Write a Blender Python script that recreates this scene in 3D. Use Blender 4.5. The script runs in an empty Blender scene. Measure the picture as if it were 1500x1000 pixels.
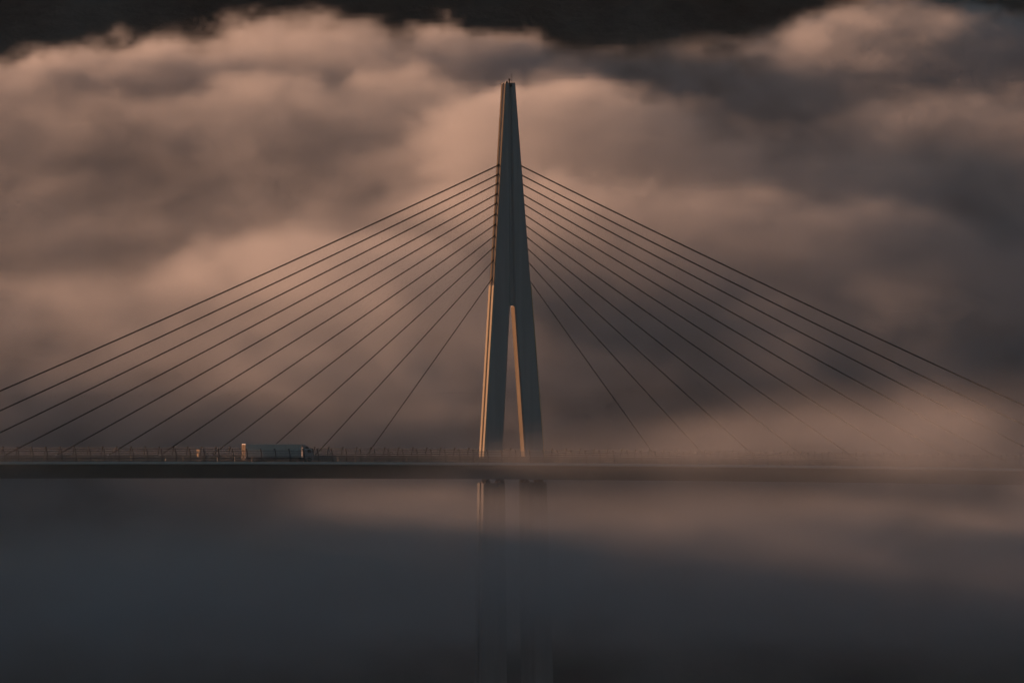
import bpy, bmesh, math, random
from mathutils import Vector, Matrix, Quaternion, noise as mnoise
random.seed(7)
S = bpy.context.scene
C = S.collection
R = math.radians

# ------------------------------------------------------------------ frame of the place
TH = R(21)                       # bridge axis is turned 21 degrees away from square to the view
COS, SIN = math.cos(TH), math.sin(TH)
D = 4000.0                       # the photographer's hillside, 4 km off
MPP = 0.1566                     # metres per photo pixel at the pylon
CAMZ = 88.7

def zd(x):                       # road level along the bridge: a gentle crest falling to the right
    return -0.0235 * x - 3.6e-5 * x * x

# ------------------------------------------------------------------ helpers
def tag(o, label=None, cat=None, group=None, kind=None):
    if label: o['label'] = label
    if cat: o['category'] = cat
    if group: o['group'] = group
    if kind: o['kind'] = kind
    return o

def empty(name, loc=(0, 0, 0), rz=0.0):
    o = bpy.data.objects.new(name, None)
    o.empty_display_size = 1
    C.objects.link(o)
    o.location = loc
    o.rotation_euler = (0, 0, rz)
    return o

class MB:
    """collects boxes, sweeps and prisms, and links them as one mesh object"""
    def __init__(self):
        self.v, self.f = [], []
    def add(self, vs, fs):
        b = len(self.v)
        self.v += [tuple(p) for p in vs]
        self.f += [tuple(b + i for i in f) for f in fs]
        return self
    def box(self, x0, x1, y0, y1, z0, z1):
        vs = [(x, y, z) for z in (z0, z1) for y in (y0, y1) for x in (x0, x1)]
        return self.add(vs, [(0, 2, 3, 1), (4, 5, 7, 6), (0, 1, 5, 4), (2, 6, 7, 3), (0, 4, 6, 2), (1, 3, 7, 5)])
    def loft(self, rings, closed=True, caps=True):
        n = len(rings[0])
        vs = [p for r in rings for p in r]
        fs = []
        for i in range(len(rings) - 1):
            for j in range(n if closed else n - 1):
                k = (j + 1) % n
                fs.append((i * n + j, i * n + k, (i + 1) * n + k, (i + 1) * n + j))
        if caps and closed:
            fs.append(tuple(reversed(range(n))))
            fs.append(tuple(range((len(rings) - 1) * n, len(rings) * n)))
        return self.add(vs, fs)
    def tube(self, pts, r, n=8, r1=None):
        rings = []
        pts = [Vector(p) for p in pts]
        for i, p in enumerate(pts):
            d = (pts[min(i + 1, len(pts) - 1)] - pts[max(i - 1, 0)]).normalized()
            up = Vector((0, 1, 0)) if abs(d.y) < 0.9 else Vector((1, 0, 0))
            a = d.cross(up).normalized()
            b = d.cross(a)
            rr = r if r1 is None else r + (r1 - r) * i / (len(pts) - 1)
            rings.append([p + (a * math.cos(t) + b * math.sin(t)) * rr for t in (2 * math.pi * k / n for k in range(n))])
        return self.loft(rings)
    def cyl(self, c, axis, r, h, n=24, r1=None):
        c = Vector(c); a = Vector(axis).normalized()
        return self.tube([c - a * h / 2, c + a * h / 2], r, n, r1)
    def along(self, prof, xs):
        """a closed (y, z) profile swept along the bridge, following the road level"""
        return self.loft([[(x, y, z + zd(x)) for y, z in prof] for x in xs])
    def build(self, name, mat, parent=None, smooth=False, bevel=0.0):
        me = bpy.data.meshes.new(name)
        me.from_pydata(self.v, [], self.f)
        bm = bmesh.new(); bm.from_mesh(me)
        bmesh.ops.recalc_face_normals(bm, faces=bm.faces)
        if bevel:
            es = [e for e in bm.edges if e.is_manifold and e.calc_face_angle(0) > 0.5]
            bmesh.ops.bevel(bm, geom=es, offset=bevel, segments=2, affect='EDGES', clamp_overlap=True)
        bm.to_mesh(me); bm.free()
        if smooth:
            for p in me.polygons: p.use_smooth = True
        me.materials.append(mat)
        o = bpy.data.objects.new(name, me)
        C.objects.link(o)
        if parent: o.parent = parent
        return o

def copy_tree(o, parent=None):
    c = o.copy(); C.objects.link(c); c.parent = parent
    for ch in list(o.children): copy_tree(ch, c)
    return c

# ------------------------------------------------------------------ materials
def mat(name, col, rough=0.7, var=0.12, scale=0.6, metal=0.0, streak=False, bump=0.0, spec=0.4):
    m = bpy.data.materials.new(name); m.use_nodes = True
    nt = m.node_tree; N, L = nt.nodes, nt.links
    b = N['Principled BSDF']
    tc = N.new('ShaderNodeTexCoord'); mp = N.new('ShaderNodeMapping')
    L.new(tc.outputs['Object'], mp.inputs['Vector'])
    if streak: mp.inputs['Scale'].default_value = (1.6, 1.6, 0.06)
    no = N.new('ShaderNodeTexNoise'); no.inputs['Scale'].default_value = scale
    no.inputs['Detail'].default_value = 6; no.inputs['Roughness'].default_value = 0.6
    L.new(mp.outputs[0], no.inputs['Vector'])
    rp = N.new('ShaderNodeValToRGB')
    rp.color_ramp.elements[0].position = 0.3; rp.color_ramp.elements[1].position = 0.7
    rp.color_ramp.elements[0].color = tuple(c * (1 - var) for c in col) + (1,)
    rp.color_ramp.elements[1].color = tuple(min(1, c * (1 + var)) for c in col) + (1,)
    L.new(no.outputs['Fac'], rp.inputs[0]); L.new(rp.outputs[0], b.inputs['Base Color'])
    b.inputs['Roughness'].default_value = rough; b.inputs['Metallic'].default_value = metal
    b.inputs['Specular IOR Level'].default_value = spec
    if bump:
        bp = N.new('ShaderNodeBump'); bp.inputs['Strength'].default_value = 0.6; bp.inputs['Distance'].default_value = bump
        L.new(no.outputs['Fac'], bp.inputs['Height']); L.new(bp.outputs[0], b.inputs['Normal'])
    return m

M = {
 'concrete': mat('pale_concrete', (0.42, 0.41, 0.39), 0.85, 0.14, 0.5, streak=True),
 'pier': mat('pier_concrete', (0.40, 0.39, 0.385), 0.9, 0.16, 0.5, streak=True),
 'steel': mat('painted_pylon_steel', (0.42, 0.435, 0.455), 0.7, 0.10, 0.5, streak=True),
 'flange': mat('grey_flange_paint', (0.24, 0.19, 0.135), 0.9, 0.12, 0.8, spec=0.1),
 'inner': mat('sun_toned_inner_paint', (0.40, 0.31, 0.21), 0.9, 0.16, 0.6, streak=True, spec=0.1),  # warm tone of the sunlit inner face, put into the colour
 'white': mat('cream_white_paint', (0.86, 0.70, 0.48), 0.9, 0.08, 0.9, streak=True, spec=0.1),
 'girder': mat('girder_paint', (0.30, 0.30, 0.30), 0.6, 0.10, 0.25),
 'fairing': mat('pale_grey_paint', (0.62, 0.62, 0.62), 0.5, 0.08, 0.3),
 'asphalt': mat('asphalt', (0.05, 0.05, 0.052), 0.9, 0.25, 1.5),
 'mark': mat('road_paint', (0.75, 0.75, 0.72), 0.7, 0.1, 2.0),
 'cable': mat('cable_sheath', (0.08, 0.083, 0.09), 0.8, 0.06, 0.2, spec=0.1),
 'galv': mat('galvanised_steel', (0.22, 0.225, 0.23), 0.5, 0.12, 1.5, metal=0.3),
 'post': mat('grey_post_paint', (0.12, 0.125, 0.135), 0.9, 0.08, 1.5, spec=0.1),
 'rail': mat('screen_edge_rail', (0.09, 0.092, 0.10), 0.9, 0.1, 1.5, spec=0.1),
 'trailer': mat('trailer_panel', (0.68, 0.67, 0.65), 0.5, 0.07, 0.7, streak=True),
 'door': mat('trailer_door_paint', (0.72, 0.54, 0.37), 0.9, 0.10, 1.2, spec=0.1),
 'cab': mat('cab_paint', (0.50, 0.52, 0.55), 0.8, 0.04, 0.7, spec=0.15),
 'black': mat('black_plastic', (0.03, 0.03, 0.032), 0.6, 0.2, 3.0),
 'rubber': mat('tyre_rubber', (0.025, 0.025, 0.025), 0.9, 0.2, 5.0),
 'glass': mat('dark_window_glass', (0.02, 0.022, 0.025), 0.08, 0.05, 1.0, spec=0.5),
 'lamp': mat('lamp_lens', (0.35, 0.05, 0.03), 0.3, 0.05, 2.0),
 'clearlamp': mat('headlamp_lens', (0.6, 0.6, 0.6), 0.15, 0.05, 2.0),
 'sign': mat('sign_face', (0.75, 0.56, 0.35), 0.9, 0.06, 3.0, spec=0.1),
 'terrain': mat('dark_hill_woods', (0.15, 0.135, 0.118), 0.95, 0.6, 0.02, bump=3.0, spec=0.1),
}
# slightly see-through plastic slats of the wind screens
m = bpy.data.materials.new('clear_screen_plastic'); m.use_nodes = True
nt = m.node_tree; nt.nodes.clear()
o_ = nt.nodes.new('ShaderNodeOutputMaterial'); mx = nt.nodes.new('ShaderNodeMixShader')
tr = nt.nodes.new('ShaderNodeBsdfTransparent'); df = nt.nodes.new('ShaderNodeBsdfPrincipled')
df.inputs['Base Color'].default_value = (0.55, 0.56, 0.57, 1); df.inputs['Roughness'].default_value = 0.35
tl = nt.nodes.new('ShaderNodeBsdfTranslucent'); tl.inputs['Color'].default_value = (0.7, 0.7, 0.7, 1)
m2 = nt.nodes.new('ShaderNodeMixShader'); m2.inputs[0].default_value = 0.12
nt.links.new(df.outputs[0], m2.inputs[1]); nt.links.new(tl.outputs[0], m2.inputs[2])
mx.inputs[0].default_value = 0.11
nt.links.new(tr.outputs[0], mx.inputs[1]); nt.links.new(m2.outputs[0], mx.inputs[2]); nt.links.new(mx.outputs[0], o_.inputs['Surface'])
M['slat'] = m

# ------------------------------------------------------------------ terrain
def terrain_h(x, y):
    n = mnoise.fractal(Vector((x, y, 0)) * 0.0022, 1.0, 2.0, 5) if abs(x) < 6000 and abs(y) < 6000 else 0
    h = -215 + 10 * n
    sg = lambda t: 1 / (1 + math.exp(-max(-40, min(40, t))))
    # wooded hill closing the valley behind the fog
    crest = 175 + 26 * n
    h += (crest + 215) * sg((y - 1180) / 70) * sg((x + 620) / 90) * (1 - 0.4 * sg((y - 2600) / 300))
    # unseen ridge added on the left, its crest shaped to shade parts of the fog
    g = math.exp(-((x + 520) / 120) ** 2) * sg((y + 500) / 80) * sg((2000 - y) / 120)
    rn = mnoise.fractal(Vector((3.1, y, 0)) * 0.009, 1.0, 2.0, 4)
    rn += 0.3 * mnoise.fractal(Vector((8.3, y, 0)) * 0.035, 1.0, 2.0, 3)
    near = sg((870 - y) / 12)
    top = (46 - (32 + 20 * sg((y - 480) / 25)) * min(1.0, 1.7 * rn * rn) + 9 * sg((y - 540) / 20)) * near + (SHADE_RIDGE + 20 * rn) * (1 - near) + 30 * math.exp(-((y - 1215) / 85) ** 2) + 7 * mnoise.fractal(Vector((8.3, y, 0)) * 0.04, 1.0, 2.0, 3) * (1 - near)
    top += 30 * math.exp(-((y - 690) / 50) ** 2) + 66 * sg((y - 925) / 22) - 18 * math.exp(-((y - 1055) / 36) ** 2)
    h = max(h, -215 + (215 + top) * g)
    return h
SHADE_RIDGE = 40.0
def axis(lo, hi, fine_lo, fine_hi, step):
    a = []
    t = fine_lo; 
    while t <= fine_hi: a.append(t); t += step
    s = step; t = fine_lo
    while t > lo: s *= 1.35; t -= s; a.insert(0, t)
    s = step; t = fine_hi
    while t < hi: s *= 1.35; t += s; a.append(t)
    return a
xs = axis(-20000, 20000, -900, 900, 25); ys = axis(-12000, 22000, -400, 2200, 9)
tm = MB()
nx = len(xs)
tm.add([(x, y, terrain_h(x, y)) for y in ys for x in xs],
       [(j * nx + i, j * nx + i + 1, (j + 1) * nx + i + 1, (j + 1) * nx + i) for j in range(len(ys) - 1) for i in range(nx - 1)])
tag(tm.build('terrain', M['terrain'], smooth=True), kind='structure')

# ------------------------------------------------------------------ the bridge
XS = [-300 + 12.5 * i for i in range(49)]
bridge = empty('cable_stayed_bridge', (0, 0, 0), TH)
tag(bridge, 'tall cable stayed viaduct with one slender grey pylon standing out of sunset fog', 'bridge')

# steel box girder: near and far soffits slope in to a narrow flat bottom
MB().along([(-15.9, -0.52), (-15.2, -0.75), (-11.5, -3.70), (11.5, -3.70), (15.2, -0.75), (15.9, -0.52), (15.7, -0.06), (-15.7, -0.06)], XS).build('box_girder', M['girder'], bridge)
for s in (-1, 1):
    p = [(16.0, -0.50), (16.25, -0.30), (16.2, 0.12), (15.82, 0.14), (15.82, -0.04)]
    MB().along([(s * y, z) for y, z in p], XS).build('edge_fairing', M['fairing'], bridge)
# raised median strip that holds the stays
MB().along([(-1.9, -0.05), (-1.9, 0.15), (1.9, 0.15), (1.9, -0.05)], XS).build('median_strip', M['concrete'], bridge)

# pylon: two legs leaning together along the bridge
HT = 86.9
HA = 36.3                                             # top of the opening
def outer(z): return 7.42 + (1.13 - 7.42) * z / HT
def inner(z):
    return 2.85 + (0.55 - 2.85) * z / HA if z < HA else 0.55 + (0.24 - 0.55) * (z - HA) / (HT - HA)
pylon = empty('pylon', (0, 0, 0)); pylon.parent = bridge
def leg_rings(s, zs):
    rings = []
    for z in zs:
        o, i = outer(z), inner(z)
        hw, gw, gd = 1.55 - 0.2 * z / HT, 0.50, 0.8
        gd = min(gd, (o - i) * 0.45)
        pr = [(i, -1.18), (i + 0.30, -hw), (o, -hw), (o, -gw), (o - gd, -gw), (o - gd, gw), (o, gw), (o, hw), (i + 0.30, hw), (i, 1.18)]
        rings.append([(s * x, y, z) for x, y in pr])
    return rings
zs = [-0.3] + [HT * k / 24 for k in range(1, 25)]
for s in (-1, 1):
    MB().loft(leg_rings(s, zs)).build('pylon_leg', M['steel'], pylon)
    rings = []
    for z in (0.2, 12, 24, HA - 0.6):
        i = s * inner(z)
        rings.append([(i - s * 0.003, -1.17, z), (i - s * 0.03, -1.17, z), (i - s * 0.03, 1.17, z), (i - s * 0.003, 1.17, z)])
    MB().loft(rings).build('inner_tone_panel', M['inner'], pylon)  # added sheet that tones the sunlit inner face of the leg
    # white wind fairings on the edge of the outer face, deck to just under the lowest stay
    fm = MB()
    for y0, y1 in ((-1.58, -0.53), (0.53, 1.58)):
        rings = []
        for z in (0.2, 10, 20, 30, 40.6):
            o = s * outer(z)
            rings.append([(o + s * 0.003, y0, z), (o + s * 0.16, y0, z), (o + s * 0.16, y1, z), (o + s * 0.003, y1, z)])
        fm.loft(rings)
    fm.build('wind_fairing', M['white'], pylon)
    # pale flanges beside the anchor groove above it
    fm = MB()
    for y0, y1 in ((-1.37, -0.53), (0.53, 1.37)):
        rings = []
        for z in (40.7, 55, 70, HT - 0.1):
            o = s * outer(z)
            rings.append([(o + s * 0.003, y0, z), (o + s * 0.05, y0, z), (o + s * 0.05, y1, z), (o + s * 0.003, y1, z)])
        fm.loft(rings)
    fm.build('anchor_flange', M['flange'], pylon)
# web that joins the legs above the opening, set back from both faces
rings = []
for z in [HA - 0.4, HA + 6, HA + 20, HA + 35, HT - 0.3]:
    i = inner(max(z, HA)) + 0.02
    rings.append([(-i, -0.95, z), (i, -0.95, z), (i, 0.95, z), (-i, 0.95, z)])
MB().loft(rings).build('web_plate', M['steel'], pylon)
# pylon head
MB().box(-1.16, 1.16, -1.38, 1.38, HT + 0.004, HT + 0.10).build('cap_plate', M['flange'], pylon)
wm = MB().tube([(0.75, -0.3, HT + 0.1), (0.75, -0.3, HT + 2.3)], 0.05, 8, 0.03)
wm.box(0.62, 0.88, -0.34, -0.26, HT + 1.9, HT + 1.98)
wm.build('antenna_mast', M['post'], pylon)
bc = MB().cyl((0.05, -0.6, HT + 0.45), (0, 0, 1), 0.16, 0.7, 12).cyl((0.05, -0.6, HT + 0.92), (0, 0, 1), 0.24, 0.24, 12).build('warning_light', M['black'], pylon)
MB().box(-0.35, 0.45, -0.64, -0.56, HT + 0.62, HT + 0.70).build('bracket', M['post'], bc)
MB().box(-0.95, -0.45, -0.9, -0.4, HT + 0.1, HT + 0.42).build('equipment_box', M['black'], pylon)
MB().box(-0.05, 0.35, -1.47, -1.352, HT - 0.85, HT - 0.25).build('hatch', M['rail'], pylon)

# stays: eleven to each side, both ends in the median line
ZA = [436.7, 423.0, 409.8, 394.6, 381.1, 365.8, 350.5, 334.3, 318.1, 298.8, 273.7]
for s in (-1, 1):
    for k in range(11):
        za = ZA[k] * MPP
        xa = s * (35.6 + 12.51 * (10 - k)); xt = s * (outer(za) - 0.45)
        ze = 1.4 + zd(xa)
        L_ = abs(xa - xt)
        pts = []
        for i in range(15):
            t = i / 14
            sag = 4 * t * (1 - t) * (L_ / 150) ** 2 * 0.9
            pts.append((xt + (xa - xt) * t, 0, za + (ze - za) * t - sag))
        dx, dz = pts[-1][0] - pts[-2][0], pts[-1][2] - pts[-2][2]
        q = 1.15 / -dz
        r = 0.155 - 0.006 * k
        st = MB().tube(pts, r, 10).build('stay_cable', M['cable'], bridge, smooth=True)
        MB().tube([pts[-1], (pts[-1][0] + dx * q, 0, pts[-1][2] + dz * q)], r * 1.75, 12).build('anchor_tube', M['fairing'], st)
        a = Vector(pts[0]); b = Vector(pts[1]); d = (b - a).normalized()
        MB().tube([a + d * 0.2, a + d * 1.1], r * 1.5, 12).build('anchor_collar', M['black'], st)

# split pier columns under the deck, with bearings on top
for s in (-1, 1):
    zt, zb = -4.62, -216
    rings = []
    for z in (zt, -20, -50, -100, -160, zb):
        w = 3.0 + (zt - z) * 0.0118; h = 1.95 + (zt - z) * 0.006
        xo = 1.75 + w
        pr = [(1.75, -h * 0.02), (1.75 + w * 0.8, -h), (xo + w, -h), (xo + w, -0.62), (xo + w - 0.9, -0.62), (xo + w - 0.9, 0.62), (xo + w, 0.62), (xo + w, h), (1.75 + w * 0.8, h), (1.75, h * 0.02)]
        # inner face stays put, the outer faces batter out
        rings.append([(s * x, y, z) for x, y in pr])
    col = MB().loft(rings).build('pier_column', M['pier'], bridge)
    for bx in (3.0, 6.5):
        for by in (-1.2, 1.2):
            MB().box(s * bx - 0.55, s * bx + 0.55, by - 0.5, by + 0.5, zt + 0.004, zt + 0.5).cyl((s * bx, by, zt + 0.70), (0, 0, 1), 0.42, 0.42, 20).build('bearing', M['flange'], col)

# road surface and lines
for s in (-1, 1):
    r_ = MB().loft([[(x, s * 2.6, zd(x) - 0.052), (x, s * 15.0, zd(x) - 0.052), (x, s * 15.0, zd(x) + 0.004), (x, s * 2.6, zd(x) + 0.004)] for x in XS]).build('road', M['asphalt'])
    r_.rotation_euler.z = TH; tag(r_, kind='structure')
    lm = MB()
    for y0, y1 in ((3.4, 3.6), (11.2, 11.45)):
        lm.loft([[(x, s * y0, zd(x) + 0.008), (x, s * y1, zd(x) + 0.008)] for x in XS], closed=False)
    x = -298
    while x < 298:
        lm.loft([[(t, s * 7.3, zd(t) + 0.008), (t, s * 7.45, zd(t) + 0.008)] for t in (x, x + 3)], closed=False); x += 13
    l_ = lm.build('road_marking', M['mark']); l_.rotation_euler.z = TH; tag(l_, kind='structure')

# ------------------------------------------------------------------ wind screens along both edges
prof = [(15.55, 0.14), (15.55, 1.0), (15.48, 1.6), (15.30, 2.15), (15.02, 2.62), (14.62, 3.02)]
def prof_at(t):
    t *= len(prof) - 1; i = min(int(t), len(prof) - 2); f = t - i
    return (prof[i][0] + (prof[i + 1][0] - prof[i][0]) * f, prof[i][1] + (prof[i + 1][1] - prof[i][1]) * f)
def lerp_profile(z):
    for (y0, z0), (y1, z1) in zip(prof, prof[1:]):
        if z0 <= z <= z1: return y0 + (y1 - y0) * (z - z0) / (z1 - z0)
    return prof[-1][0]
def wind_screen(s, label):
    ws = empty('wind_screen', (0, 0, 0), TH)
    tag(ws, label, 'wind screen', 'wind screens along the deck edges')
    slat, rail = MB(), MB()
    xs_ = [-168 + 12 * i for i in range(29)]
    for z0, z1 in ((0.40, 0.86), (0.98, 1.42), (1.54, 1.95), (2.07, 2.44), (2.56, 2.92)):
        a, b = lerp_profile(z0) - 0.06, lerp_profile(z1) - 0.06
        slat.along([(s * a, z0), (s * b, z1), (s * (b - 0.012), z1), (s * (a - 0.012), z0)], xs_)
    for z in (0.92, 1.48, 2.01, 2.50):
        y = lerp_profile(z) - 0.06
        rail.along([(s * (y - 0.02), z - 0.055), (s * (y + 0.02), z - 0.055), (s * (y + 0.02), z + 0.055), (s * (y - 0.02), z + 0.055)], xs_)
    slat.build('screen_slat', M['slat'], ws)
    rail.build('slat_rail', M['rail'], ws)
    rings = []
    for i, (y, z) in enumerate(prof):
        w = 0.10
        ny, nz = ((0.0, 0), (0, 0), (0.03, 0.0), (0.05, 0.02), (0.06, 0.05), (0.05, 0.07))[i]
        rings.append([(-0.10, s * (y - w / 2 + 0.06), z - nz), (0.10, s * (y - w / 2 + 0.06), z - nz), (0.10, s * (y + w / 2 + 0.06), z + nz), (-0.10, s * (y + w / 2 + 0.06), z + nz)])
    pm = MB().loft(rings)
    p0 = pm.build('post', M['post'], ws)
    hb = MB().box(-0.14, 0.14, min(s * 14.55, s * 14.95), max(s * 14.55, s * 14.95), 2.86, 3.10)
    h0 = hb.build('post_head', M['rail'], p0)
    for k in range(98):
        x = -166.6 + 3.44 * k
        if k == 0: p = p0
        else: p = copy_tree(p0, ws)
        p.location = (x, 0, zd(x))
    return ws
wind_screen(-1, 'slatted wind screen of curved posts on the near edge, in front of the lorry')
wind_screen(1, 'slatted wind screen of curved posts on the far edge, behind the lorry and pylon')

# crash barriers beside each carriageway
def crash_barrier(y, label, face):
    cb = empty('crash_barrier', (0, 0, 0), TH)
    tag(cb, label, 'crash barrier', 'crash barriers along the carriageways')
    rm = MB()
    for z0, z1, off in ((0.30, 0.46, 0.0), (0.66, 0.86, 0.0), (1.08, 1.22, 0.10)):
        yy = y + face * (0.12 - off)
        rm.along([(yy - 0.05, z0), (yy + 0.05, z0), (yy + 0.05, z1), (yy - 0.05, z1)], XS)
    rm.build('barrier_rail', M['galv'], cb)
    p0 = MB().box(-0.06, 0.06, y - 0.06 - face * 0.02, y + 0.06 - face * 0.02, 0.0, 1.08).build('post', M['galv'], cb)
    for k in range(80):
        x = -164.6 + 4.17 * k
        p = p0 if k == 0 else copy_tree(p0, cb)
        p.location = (x, 0, zd(x))
crash_barrier(-14.2, 'grey steel crash barrier on the near verge between wind screen and lorry', 1)
crash_barrier(-2.35, 'grey steel crash barrier beside the lorry, on the near side of the stays', -1)
crash_barrier(2.35, 'grey steel crash barrier just behind the feet of the stays', 1)
crash_barrier(14.2, 'grey steel crash barrier on the far verge before the far wind screen', -1)

# ------------------------------------------------------------------ lorry
def to_world(x, y, z):
    return (x * COS - y * SIN, x * SIN + y * COS, z)
TX, TY = -68.7, -8.6
slope = -0.0235 - 7.2e-5 * (TX + 8)
lorry = empty('lorry', to_world(TX, TY, zd(TX) + 0.012), TH)
lorry.rotation_euler = (0, math.atan(-slope), TH)
lorry.rotation_mode = 'XYZ'
tag(lorry, 'long box lorry with sunlit rear doors driving right across the bridge deck', 'lorry')
tr_ = MB().box(0.06, 13.55, -1.275, 1.275, 1.02, 4.0).build('trailer_box', M['trailer'], lorry, bevel=0.03)
for a in (0.02, 0.66, 1.30, 1.94):
    pass
MB().box(0.0, 13.6, -1.30, 1.30, 3.955, 4.04).build('roof_rail', M['fairing'], tr_)
MB().box(0.1, 13.5, -1.295, 1.295, 0.92, 1.08).build('side_rail', M['black'], tr_)
for s in (-1, 1):
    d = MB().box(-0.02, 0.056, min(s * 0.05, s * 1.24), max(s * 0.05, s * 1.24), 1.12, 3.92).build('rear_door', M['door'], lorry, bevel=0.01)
    b = MB()
    for yy in (0.30, 0.92):
        b.cyl((-0.05, s * yy, 2.52), (0, 0, 1), 0.03, 2.8, 8)
    b.box(-0.06, -0.022, min(s * 0.25, s * 0.6), max(s * 0.25, s * 0.6), 1.75, 1.83)
    b.build('locking_bar', M['black'], d)
    MB().box(-0.03, 0.055, min(s * 0.85, s * 1.25), max(s * 0.85, s * 1.25), 0.86, 1.0).build('tail_lamp', M['lamp'], lorry)
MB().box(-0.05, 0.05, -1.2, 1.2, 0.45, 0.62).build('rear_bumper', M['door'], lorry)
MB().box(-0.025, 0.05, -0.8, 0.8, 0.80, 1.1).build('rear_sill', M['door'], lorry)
ch = MB()
for s in (-1, 1): ch.box(0.3, 15.9, s * 0.45 - 0.06, s * 0.45 + 0.06, 0.80, 1.0)
ch.box(5.6, 7.2, -1.2, -0.6, 0.45, 0.92).box(5.6, 7.2, 0.6, 1.2, 0.45, 0.92)
ch.box(4.4, 9.2, -1.26, -1.22, 0.50, 0.62).box(4.4, 9.2, -1.26, -1.22, 0.72, 0.84).box(4.4, 9.2, 1.22, 1.26, 0.50, 0.62)
ch.box(13.0, 14.2, -1.15, -0.55, 0.45, 0.95)
ch.build('chassis', M['black'], lorry)
def wheel(x, s):
    w = MB()
    prof_w = [(0.30, 0.13), (0.44, 0.15), (0.505, 0.12), (0.51, 0.0), (0.505, -0.12), (0.44, -0.15), (0.30, -0.13)]
    n = 28
    rings = []
    for k in range(n):
        t = 2 * math.pi * k / n
        rings.append([(x + r * math.cos(t), s * 1.10 + yo, 0.51 + r * math.sin(t)) for r, yo in prof_w])
    rings.append(rings[0])
    w.loft(rings, closed=True, caps=False)
    t = w.build('wheel', M['rubber'], lorry, smooth=True)
    MB().cyl((x, s * 1.13, 0.51), (0, 1, 0), 0.31, 0.16, 20, 0.24).cyl((x, s * 1.22, 0.51), (0, 1, 0), 0.11, 0.1, 12).build('rim', M['galv'], t)
for x in (2.2, 3.52, 4.84 - 0.0, 11.9, 15.55):
    for s in (-1, 1): wheel(x, s)
# cab: sloped windscreen and roof deflector
cb = [(14.25, 0.75), (14.25, 3.55), (14.9, 3.62), (16.05, 3.02), (16.42, 2.05), (16.5, 1.3), (16.46, 0.45), (16.1, 0.38), (16.1, 0.75), (15.95, 1.05), (15.15, 1.05), (14.98, 0.75)]
def prism(pts, y0, y1):
    return MB().loft([[(x, y0, z) for x, z in pts], [(x, y1, z) for x, z in pts]])
cab = prism(cb, -1.22, 1.22).build('cab', M['cab'], lorry, bevel=0.05)
prism([(13.95, 3.30), (13.95, 3.98), (14.20, 4.0), (15.1, 3.70), (15.1, 3.63), (14.6, 3.58)], -1.12, 1.12).build('roof_deflector', M['cab'], lorry, bevel=0.03)
for s in (-1, 1):
    dr = prism([(14.95, 1.15), (14.95, 3.0), (15.75, 2.95), (16.15, 2.1), (16.15, 1.15)], s * 1.228 - 0.012, s * 1.228 + 0.012).build('door', M['cab'], lorry)
    prism([(15.05, 2.15), (15.05, 2.85), (15.70, 2.82), (16.02, 2.15)], s * 1.245 - 0.01, s * 1.245 + 0.01).build('window', M['glass'], dr)
    prism([(14.5, 3.1), (14.5, 3.42), (14.95, 3.45), (15.35, 3.2), (15.35, 3.05)], s * 1.232 - 0.012, s * 1.232 + 0.012).build('roof_panel', M['black'], lorry)
    MB().box(16.25, 16.37, s * 1.42 - 0.11, s * 1.42 + 0.11, 2.1, 2.85).box(16.2, 16.3, min(s * 1.2, s * 1.42), max(s * 1.2, s * 1.42), 2.80, 2.88).build('mirror', M['black'], lorry, bevel=0.02)
    MB().box(16.40, 16.515, s * 0.95 - 0.22, s * 0.95 + 0.22, 0.62, 0.86).build('headlight', M['clearlamp'], lorry, bevel=0.02)
prism([(16.02, 3.06), (16.10, 3.03), (16.45, 2.08), (16.38, 2.06)], -1.1, 1.1).build('windscreen', M['glass'], lorry)
prism([(15.98, 3.14), (16.42, 3.0), (16.44, 2.92), (16.0, 3.02)], -1.1, 1.1).build('sun_visor', M['black'], lorry)
MB().box(16.46, 16.53, -0.75, 0.75, 0.95, 1.75).build('grille', M['black'], lorry, bevel=0.02)

# ------------------------------------------------------------------ road sign on the near verge
SX, SY = -81.3, -13.1
sign = empty('road_sign', to_world(SX, SY, zd(SX) + 0.01), TH)
tag(sign, 'small sunlit road sign standing on the near verge left of the lorry', 'road sign')
MB().cyl((0.06, -0.4, 1.4), (0, 0, 1), 0.05, 2.8, 12).cyl((0.06, 0.45, 1.4), (0, 0, 1), 0.05, 2.8, 12).build('post', M['galv'], sign)
MB().box(-0.03, 0.0, -0.95, 0.95, 2.30, 2.82).build('panel', M['sign'], sign, bevel=0.01)
MB().box(-0.03, 0.0, -0.25, 0.85, 1.20, 2.05).build('panel', M['sign'], sign, bevel=0.01)

# ------------------------------------------------------------------ fog, as real volumes
def P(px, py, v):
    f = 1 + v / D
    return ((px - 749.75) * MPP * f, v, CAMZ + ((677 - py) * MPP - CAMZ) * f)

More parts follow.
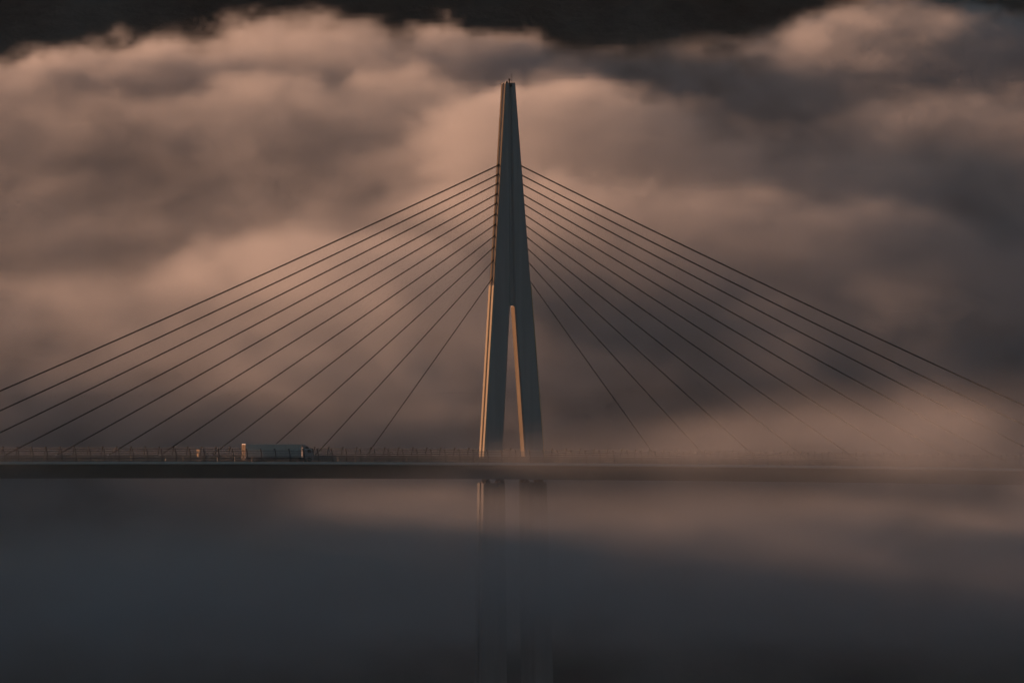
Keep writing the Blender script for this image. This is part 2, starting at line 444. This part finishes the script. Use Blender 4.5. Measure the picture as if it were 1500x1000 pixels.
class Field:
    """a density field written as geometry nodes and baked into a grid by the Volume Cube node"""
    def __init__(self, name):
        self.ng = bpy.data.node_groups.new(name, 'GeometryNodeTree')
        self.ng.interface.new_socket('Geometry', in_out='INPUT', socket_type='NodeSocketGeometry')
        self.ng.interface.new_socket('Geometry', in_out='OUTPUT', socket_type='NodeSocketGeometry')
        self.N, self.L = self.ng.nodes, self.ng.links
        self.pos = self.N.new('GeometryNodeInputPosition').outputs[0]
    def put(self, sock, v):
        if isinstance(v, (int, float)): sock.default_value = v
        elif isinstance(v, (tuple, Vector)): sock.default_value = tuple(v)
        else: self.L.new(v, sock)
    def m(self, op, a, b=0.0, c=0.0, clamp=False):
        n = self.N.new('ShaderNodeMath'); n.operation = op; n.use_clamp = clamp
        self.put(n.inputs[0], a); self.put(n.inputs[1], b); self.put(n.inputs[2], c)
        return n.outputs[0]
    def vm(self, op, a, b=(0, 0, 0), scale=None):
        n = self.N.new('ShaderNodeVectorMath'); n.operation = op
        self.put(n.inputs[0], a)
        if scale is not None: self.put(n.inputs['Scale'], scale)
        else: self.put(n.inputs[1], b)
        return n.outputs['Value'] if op in ('DOT_PRODUCT', 'LENGTH') else n.outputs['Vector']
    def xyz(self, v):
        n = self.N.new('ShaderNodeSeparateXYZ'); self.put(n.inputs[0], v); return n.outputs
    def noise(self, vec, scale, detail=4, rough=0.55, color=False):
        n = self.N.new('ShaderNodeTexNoise'); n.noise_dimensions = '3D'
        self.put(n.inputs['Vector'], vec); n.inputs['Scale'].default_value = scale
        n.inputs['Detail'].default_value = detail; n.inputs['Roughness'].default_value = rough
        return n.outputs['Color'] if color else n.outputs['Fac']
    def warp(self, p, scale, amp, detail=3):
        c = self.noise(p, scale, detail, color=True)
        return self.vm('ADD', p, self.vm('MULTIPLY', self.vm('SUBTRACT', c, (0.5, 0.5, 0.5)), tuple(2 * a for a in amp)))
    def blob(self, p, c, r, a):
        q = self.vm('MULTIPLY', self.vm('SUBTRACT', p, tuple(c)), tuple(1 / t for t in r))
        d = self.vm('DOT_PRODUCT', q, q)
        return self.m('MULTIPLY', self.m('EXPONENT', self.m('MULTIPLY', d, -1.0)), a)
    def add(self, terms):
        t = terms[0]
        for u in terms[1:]: t = self.m('ADD', t, u)
        return t
    def smooth(self, x, lo, hi, to0=0.0, to1=1.0):
        n = self.N.new('ShaderNodeMapRange'); n.interpolation_type = 'SMOOTHSTEP'
        self.put(n.inputs['Value'], x)
        n.inputs['From Min'].default_value = lo; n.inputs['From Max'].default_value = hi
        n.inputs['To Min'].default_value = to0; n.inputs['To Max'].default_value = to1
        return n.outputs[0]
    def finish(self, density, lo, hi, res, material, name, label):
        vc = self.N.new('GeometryNodeVolumeCube')
        self.put(vc.inputs['Density'], self.m('MULTIPLY', density, 1000.0))   # the grid drops values under 0.001, so it is stored a thousandfold
        vc.inputs['Min'].default_value = lo; vc.inputs['Max'].default_value = hi
        for i, k in enumerate(('Resolution X', 'Resolution Y', 'Resolution Z')):
            vc.inputs[k].default_value = max(4, int((hi[i] - lo[i]) / res[i]))
        sm = self.N.new('GeometryNodeSetMaterial'); sm.inputs['Material'].default_value = material
        go = self.N.new('NodeGroupOutput')
        self.L.new(vc.outputs[0], sm.inputs['Geometry']); self.L.new(sm.outputs[0], go.inputs[0])
        vd = bpy.data.volumes.new(name)
        vd.materials.append(material); vd.render.clipping = 0.0
        o = bpy.data.objects.new(name, vd); C.objects.link(o)
        mod = o.modifiers.new('fog_field', 'NODES'); mod.node_group = self.ng
        return tag(o, label, kind='stuff')

def fog_material(name, color, g, step):
    m = bpy.data.materials.new(name); m.use_nodes = True
    nt = m.node_tree; nt.nodes.clear()
    o = nt.nodes.new('ShaderNodeOutputMaterial'); v = nt.nodes.new('ShaderNodeVolumePrincipled')
    v.inputs['Color'].default_value = (*color, 1); v.inputs['Anisotropy'].default_value = g
    v.inputs['Density'].default_value = 0.001
    nt.links.new(v.outputs[0], o.inputs['Volume'])
    m.cycles.volume_step_rate = step
    return m
FOG = fog_material('fog_droplets', (0.87, 0.895, 0.93), 0.38, 3.2)

# --- banks behind the bridge
def curve_of(F, u, pts, lo, hi):
    """a smooth curve through (u, value) points, as a Float Curve on u"""
    U0, U1 = -340.0, 430.0
    n = F.N.new('ShaderNodeFloatCurve')
    t = F.m('DIVIDE', F.m('SUBTRACT', u, U0), U1 - U0, clamp=True)
    F.put(n.inputs['Value'], t)
    c = n.mapping.curves[0]
    pts = sorted(pts)
    pts = [(U0, pts[0][1])] + [q for q in pts if U0 < q[0] < U1] + [(U1, pts[-1][1])]
    q = [((x - U0) / (U1 - U0), (y - lo) / (hi - lo)) for x, y in pts]
    c.points[0].location = q[0]; c.points[-1].location = q[-1]
    for k in q[1:-1]: c.points.new(*k)
    for k in c.points: k.handle_type = 'AUTO_CLAMPED'
    n.mapping.update()
    return F.m('MULTIPLY_ADD', n.outputs[0], hi - lo, lo)

F = Field('fog_bank_field')
x, y, z = F.xyz(F.pos)
def textures(F, s_big, s_fine, a_big, a_fine, lo):
    wp = F.warp(F.pos, 1 / 70, (18, 18, 8), 2)
    big = F.noise(F.vm('MULTIPLY', wp, (1, 0.6, 1.4)), 1 / s_big, 3, 0.5)
    fine = F.noise(F.vm('MULTIPLY', F.warp(wp, 1 / 24, (9, 9, 6), 3), (0.85, 0.2, 1.35)), 1 / s_fine, 8, 0.70)
    bump = F.m('ADD', F.m('MULTIPLY', F.m('SUBTRACT', big, 0.5), a_big), F.m('MULTIPLY', F.m('SUBTRACT', fine, 0.5), a_fine))
    tex = F.m('MULTIPLY', F.smooth(big, 0.3, 0.7, 0.3, 1.7), F.smooth(fine, 0.3, 0.7, lo, 2.0 - lo))
    # small torn wisps, drawn out along the drift of the fog
    wisp = F.noise(F.vm('MULTIPLY', F.warp(wp, 1 / 12, (7, 7, 4), 3), (0.8, 0.14, 1.5)), 1 / 9, 4, 0.6)
    bump = F.m('ADD', bump, F.m('MULTIPLY', F.m('SUBTRACT', wisp, 0.5), a_fine * 0.22))
    tex = F.m('MULTIPLY', tex, F.smooth(wisp, 0.32, 0.68, 0.45, 1.55))
    return big, fine, bump, tex
big, fine, bump, tex = textures(F, 80, 24, 32.0, 46.0, 0.0)
wx = F.m('ADD', x, F.m('MULTIPLY', F.m('SUBTRACT', big, 0.5), 40.0))
def bank(v, vw, crest, dens, rho, decay, soft, wob=1.0):
    zc = curve_of(F, wx, [(P(px, py, v)[0], P(px, py, v)[2]) for px, py in crest], -60, 150)
    h = F.m('SUBTRACT', F.m('ADD', zc, F.m('MULTIPLY', bump, wob)), z)
    top = F.smooth(h, -soft * 0.5, soft)
    fall = F.m('EXPONENT', F.m('MULTIPLY', F.m('MAXIMUM', F.m('SUBTRACT', h, soft * 0.6), 0.0), -1.0 / decay))
    k = F.m('DIVIDE', F.m('SUBTRACT', F.m('ADD', y, F.m('MULTIPLY', bump, 1.5)), v), vw)
    win = F.m('EXPONENT', F.m('MULTIPLY', F.m('MULTIPLY', k, k), -1.0))
    A = curve_of(F, wx, [(P(px, 0, v)[0], t) for px, t in dens], 0, 2)
    return F.m('MULTIPLY', F.m('MULTIPLY', top, fall), F.m('MULTIPLY', F.m('MULTIPLY', win, A), rho))
terms = [
 bank(720, 70, [(0, 175), (250, 150), (420, 110), (500, 125), (590, 105), (680, 130), (800, 150), (1100, 200), (1250, 150), (1380, 135), (1500, 150)],
      [(-300, .05), (0, .06), (300, .25), (430, .6), (580, 1.0), (700, .5), (850, .15), (1150, .05), (1250, .3), (1320, 1.0), (1500, 1.0)], .027, 12, 6, .8),
 bank(560, 80, [(0, 250), (500, 230), (640, 185), (760, 165), (860, 145), (950, 155), (1050, 195), (1200, 230), (1500, 260)],
      [(0, .03), (520, .08), (640, .6), (780, 1.3), (950, 1.3), (1150, .7), (1350, .2), (1500, .15)], .018, 18, 7, .8),
 bank(440, 70, [(0, 320), (500, 290), (700, 270), (850, 275), (1000, 280), (1150, 290), (1300, 300), (1500, 350)],
      [(0, .05), (400, .15), (600, .6), (750, .9), (900, 1.2), (1150, 1.2), (1300, .5), (1500, .2)], .021, 11, 6, .7),
 bank(310, 85, [(-300, 440), (0, 415), (110, 398), (200, 402), (330, 362), (500, 345), (640, 358), (720, 400), (800, 480), (1000, 500), (1150, 440), (1500, 410)],
      [(-300, .35), (0, .45), (200, .65), (350, .8), (600, 1.0), (700, .8), (800, .2), (1000, .08), (1200, .15), (1500, .1)], .0120, 42, 8, .45),
 bank(620, 120, [(-300, 240), (0, 240), (300, 235), (500, 270), (800, 300), (1000, 290), (1150, 250), (1500, 265)],
      [(-300, .5), (0, .5), (500, .8), (1500, 1)], .0050, 150, 24, .6),
 bank(200, 60, [(-300, 560), (0, 520), (300, 470), (540, 420), (640, 480), (700, 600), (900, 620), (1100, 590), (1500, 560)],
      [(-300, .05), (0, .08), (250, .25), (420, .75), (560, 1.0), (700, .3), (900, .12), (1200, .06), (1500, .06)], .0080, 30, 16, .7),
]
d = F.m('MULTIPLY', F.add(terms), tex)
# thin mist under the tops of the banks
zc = curve_of(F, wx, [(P(px, py, 700)[0], P(px, py, 700)[2]) for px, py in [(0, 95), (400, 50), (700, 80), (1100, 90), (1300, 40), (1500, 50)]], -60, 150)
mist = F.m('MULTIPLY', F.smooth(F.m('SUBTRACT', F.m('ADD', zc, F.m('MULTIPLY', bump, 0.5)), z), -6, 22), 0.00011)
d = F.m('ADD', d, F.m('MULTIPLY', mist, F.smooth(big, 0.3, 0.7, 0.4, 1.6)))
edge = F.m('MULTIPLY', F.smooth(x, -260, -170), F.smooth(x, 330, 240))
edge = F.m('MULTIPLY', edge, F.m('MULTIPLY', F.smooth(y, 60, 110), F.smooth(y, 900, 820)))
d = F.m('MAXIMUM', F.m('MULTIPLY', d, edge), 0.0)
F.finish(d, (-260, 60, -60), (330, 900, 130), (2.1, 7, 1.6), FOG, 'fog_bank', 'billowing sunlit fog banks filling the valley behind the bridge')

# --- the farthest bank, with wisps on its crest against the dark hill
F = Field('far_fog_field')
x, y, z = F.xyz(F.pos)
big, fine, bump, tex = textures(F, 75, 18, 32.0, 54.0, 0.0)
wx = F.m('ADD', x, F.m('MULTIPLY', F.m('SUBTRACT', big, 0.5), 30.0))
d = bank(980, 60, [(-300, 110), (0, 98), (130, 90), (230, 72), (330, 62), (420, 32), (500, 40), (580, 62), (700, 70), (800, 70), (930, 66), (1100, 72), (1180, 56), (1250, 30), (1320, 14), (1420, 24), (1500, 48)],
      [(-300, .6), (0, .8), (400, 1), (750, .7), (900, .5), (1100, .4), (1220, 1.0), (1500, 1.0)], .045, 45, 7, .62)
d = F.m('MULTIPLY', d, tex)
edge = F.m('MULTIPLY', F.smooth(x, -280, -190), F.smooth(x, 340, 260))
d = F.m('MAXIMUM', F.m('MULTIPLY', d, edge), 0.0)
F.finish(d, (-280, 840, 0), (340, 1130, 145), (1.7, 5, 1.3), FOG, 'fog_bank', 'farthest fog bank with a torn crest against the dark hill')

# --- fog that lies round the piers and drifts over the deck on the right
F = Field('valley_fog_field')
p = F.warp(F.pos, 1 / 90, (26, 26, 9), 2)
p = F.warp(p, 1 / 28, (7, 7, 4), 3)
x, y, z = F.xyz(p)
h = F.m('ADD', z, F.m('MULTIPLY', x, -0.03))                      # the fog top climbs to the right
low = F.m('MULTIPLY', F.m('EXPONENT', F.m('MULTIPLY', F.m('ADD', F.m('MAXIMUM', h, -16.0), 16.0), -1 / 5.5)), 0.0105)
low = F.m('MULTIPLY', low, F.smooth(z, -50, -20, 0.16, 1.0))
terms = [low]
def B2(px, py, v, rx, ry, rv, a):
    return F.blob(p, P(px, py, v), (rx * MPP, rv, ry * MPP), a)
terms += [B2(1440, 655, -20, 270, 66, 50, .0085), B2(1130, 662, -40, 210, 36, 40, .0048), B2(860, 690, -40, 150, 26, 40, .0022), B2(960, 752, -40, 330, 24, 45, .003), B2(760, 772, -95, 440, 30, 60, .0065), B2(10, 695, -40, 130, 26, 40, .009), B2(730, 715, -40, 120, 22, 30, .006)]
d = F.add(terms)
n1 = F.noise(F.vm('MULTIPLY', p, (0.8, 0.35, 1.5)), 1 / 26, 6, 0.6)
d = F.m('MULTIPLY', d, F.smooth(n1, 0.3, 0.7, 0.2, 1.8))
d = F.m('SUBTRACT', d, 0.0004)
x, y, z = F.xyz(F.pos)
edge = F.m('MULTIPLY', F.smooth(x, -290, -190), F.smooth(x, 350, 250))
edge = F.m('MULTIPLY', edge, F.m('MULTIPLY', F.smooth(y, -235, -150), F.smooth(y, 58, 20)))
d = F.m('MAXIMUM', F.m('MULTIPLY', d, edge), 0.0)
F.finish(d, (-290, -235, -110), (350, 58, 45), (3, 3.5, 2.2), FOG, 'valley_fog', 'low dark fog lying round the piers and drifting over the deck')

# thin even air over the whole valley, the far hill pales in it
hz = MB().box(-20600, 20600, -13000, 23000, -300, 420)
HZ = bpy.data.materials.new('thin_air'); HZ.use_nodes = True
HZ.node_tree.nodes.clear()
ho = HZ.node_tree.nodes.new('ShaderNodeOutputMaterial'); hv = HZ.node_tree.nodes.new('ShaderNodeVolumePrincipled')
hv.inputs['Color'].default_value = (0.82, 0.91, 1.0, 1); hv.inputs['Density'].default_value = 5.5e-6
HZ.node_tree.links.new(hv.outputs[0], ho.inputs['Volume'])
tag(hz.build('haze', HZ), 'thin even haze in the air of the valley', kind='stuff')

# ------------------------------------------------------------------ light
SUN_EL, PSI = R(4.2), R(45)
to_sun = Vector((-math.cos(PSI) * math.cos(SUN_EL), math.sin(PSI) * math.cos(SUN_EL), math.sin(SUN_EL)))
sun = bpy.data.objects.new('sun', bpy.data.lights.new('sun', 'SUN')); C.objects.link(sun)
sun.data.energy = 5.0; sun.data.angle = R(0.9); sun.data.color = (1.0, 0.515, 0.305)
sun.rotation_euler = (-to_sun).to_track_quat('-Z', 'Y').to_euler()
sun.location = (-300, 300, 200)
W = bpy.data.worlds.new('World'); S.world = W; W.use_nodes = True
nt = W.node_tree; bg = nt.nodes['Background']
sky = nt.nodes.new('ShaderNodeTexSky'); sky.sky_type = 'NISHITA'; sky.sun_disc = False
sky.sun_elevation = SUN_EL; sky.sun_rotation = -PSI; sky.altitude = 300; sky.ozone_density = 1.8; sky.air_density = 1.0; sky.dust_density = 0.6
nt.links.new(sky.outputs[0], bg.inputs['Color']); bg.inputs['Strength'].default_value = 0.066

# ------------------------------------------------------------------ camera
cam = bpy.data.objects.new('camera', bpy.data.cameras.new('camera')); C.objects.link(cam); S.camera = cam
cam.data.sensor_width = 36; cam.data.lens = 36 * D / (1500 * MPP)
cam.data.clip_start = 10; cam.data.clip_end = 60000
cam.location = (0, -D, CAMZ)
tgt = Vector((0.30, 0, 177 * MPP))
q = (tgt - cam.location).to_track_quat('-Z', 'Y')
cam.rotation_mode = 'QUATERNION'
cam.rotation_quaternion = q @ Quaternion((0, 0, 1), -R(0.55))

# ------------------------------------------------------------------ render
S.view_settings.view_transform = 'Standard'; S.view_settings.look = 'None'
S.view_settings.exposure = -0.36; S.view_settings.gamma = 1
S.cycles.volume_bounces = 2; S.cycles.max_bounces = 6
S.cycles.volume_step_rate = 1.5; S.cycles.volume_max_steps = 512
S.cycles.use_denoising = True
S.cycles.use_adaptive_sampling = True; S.cycles.adaptive_threshold = 0.04; S.cycles.adaptive_min_samples = 16
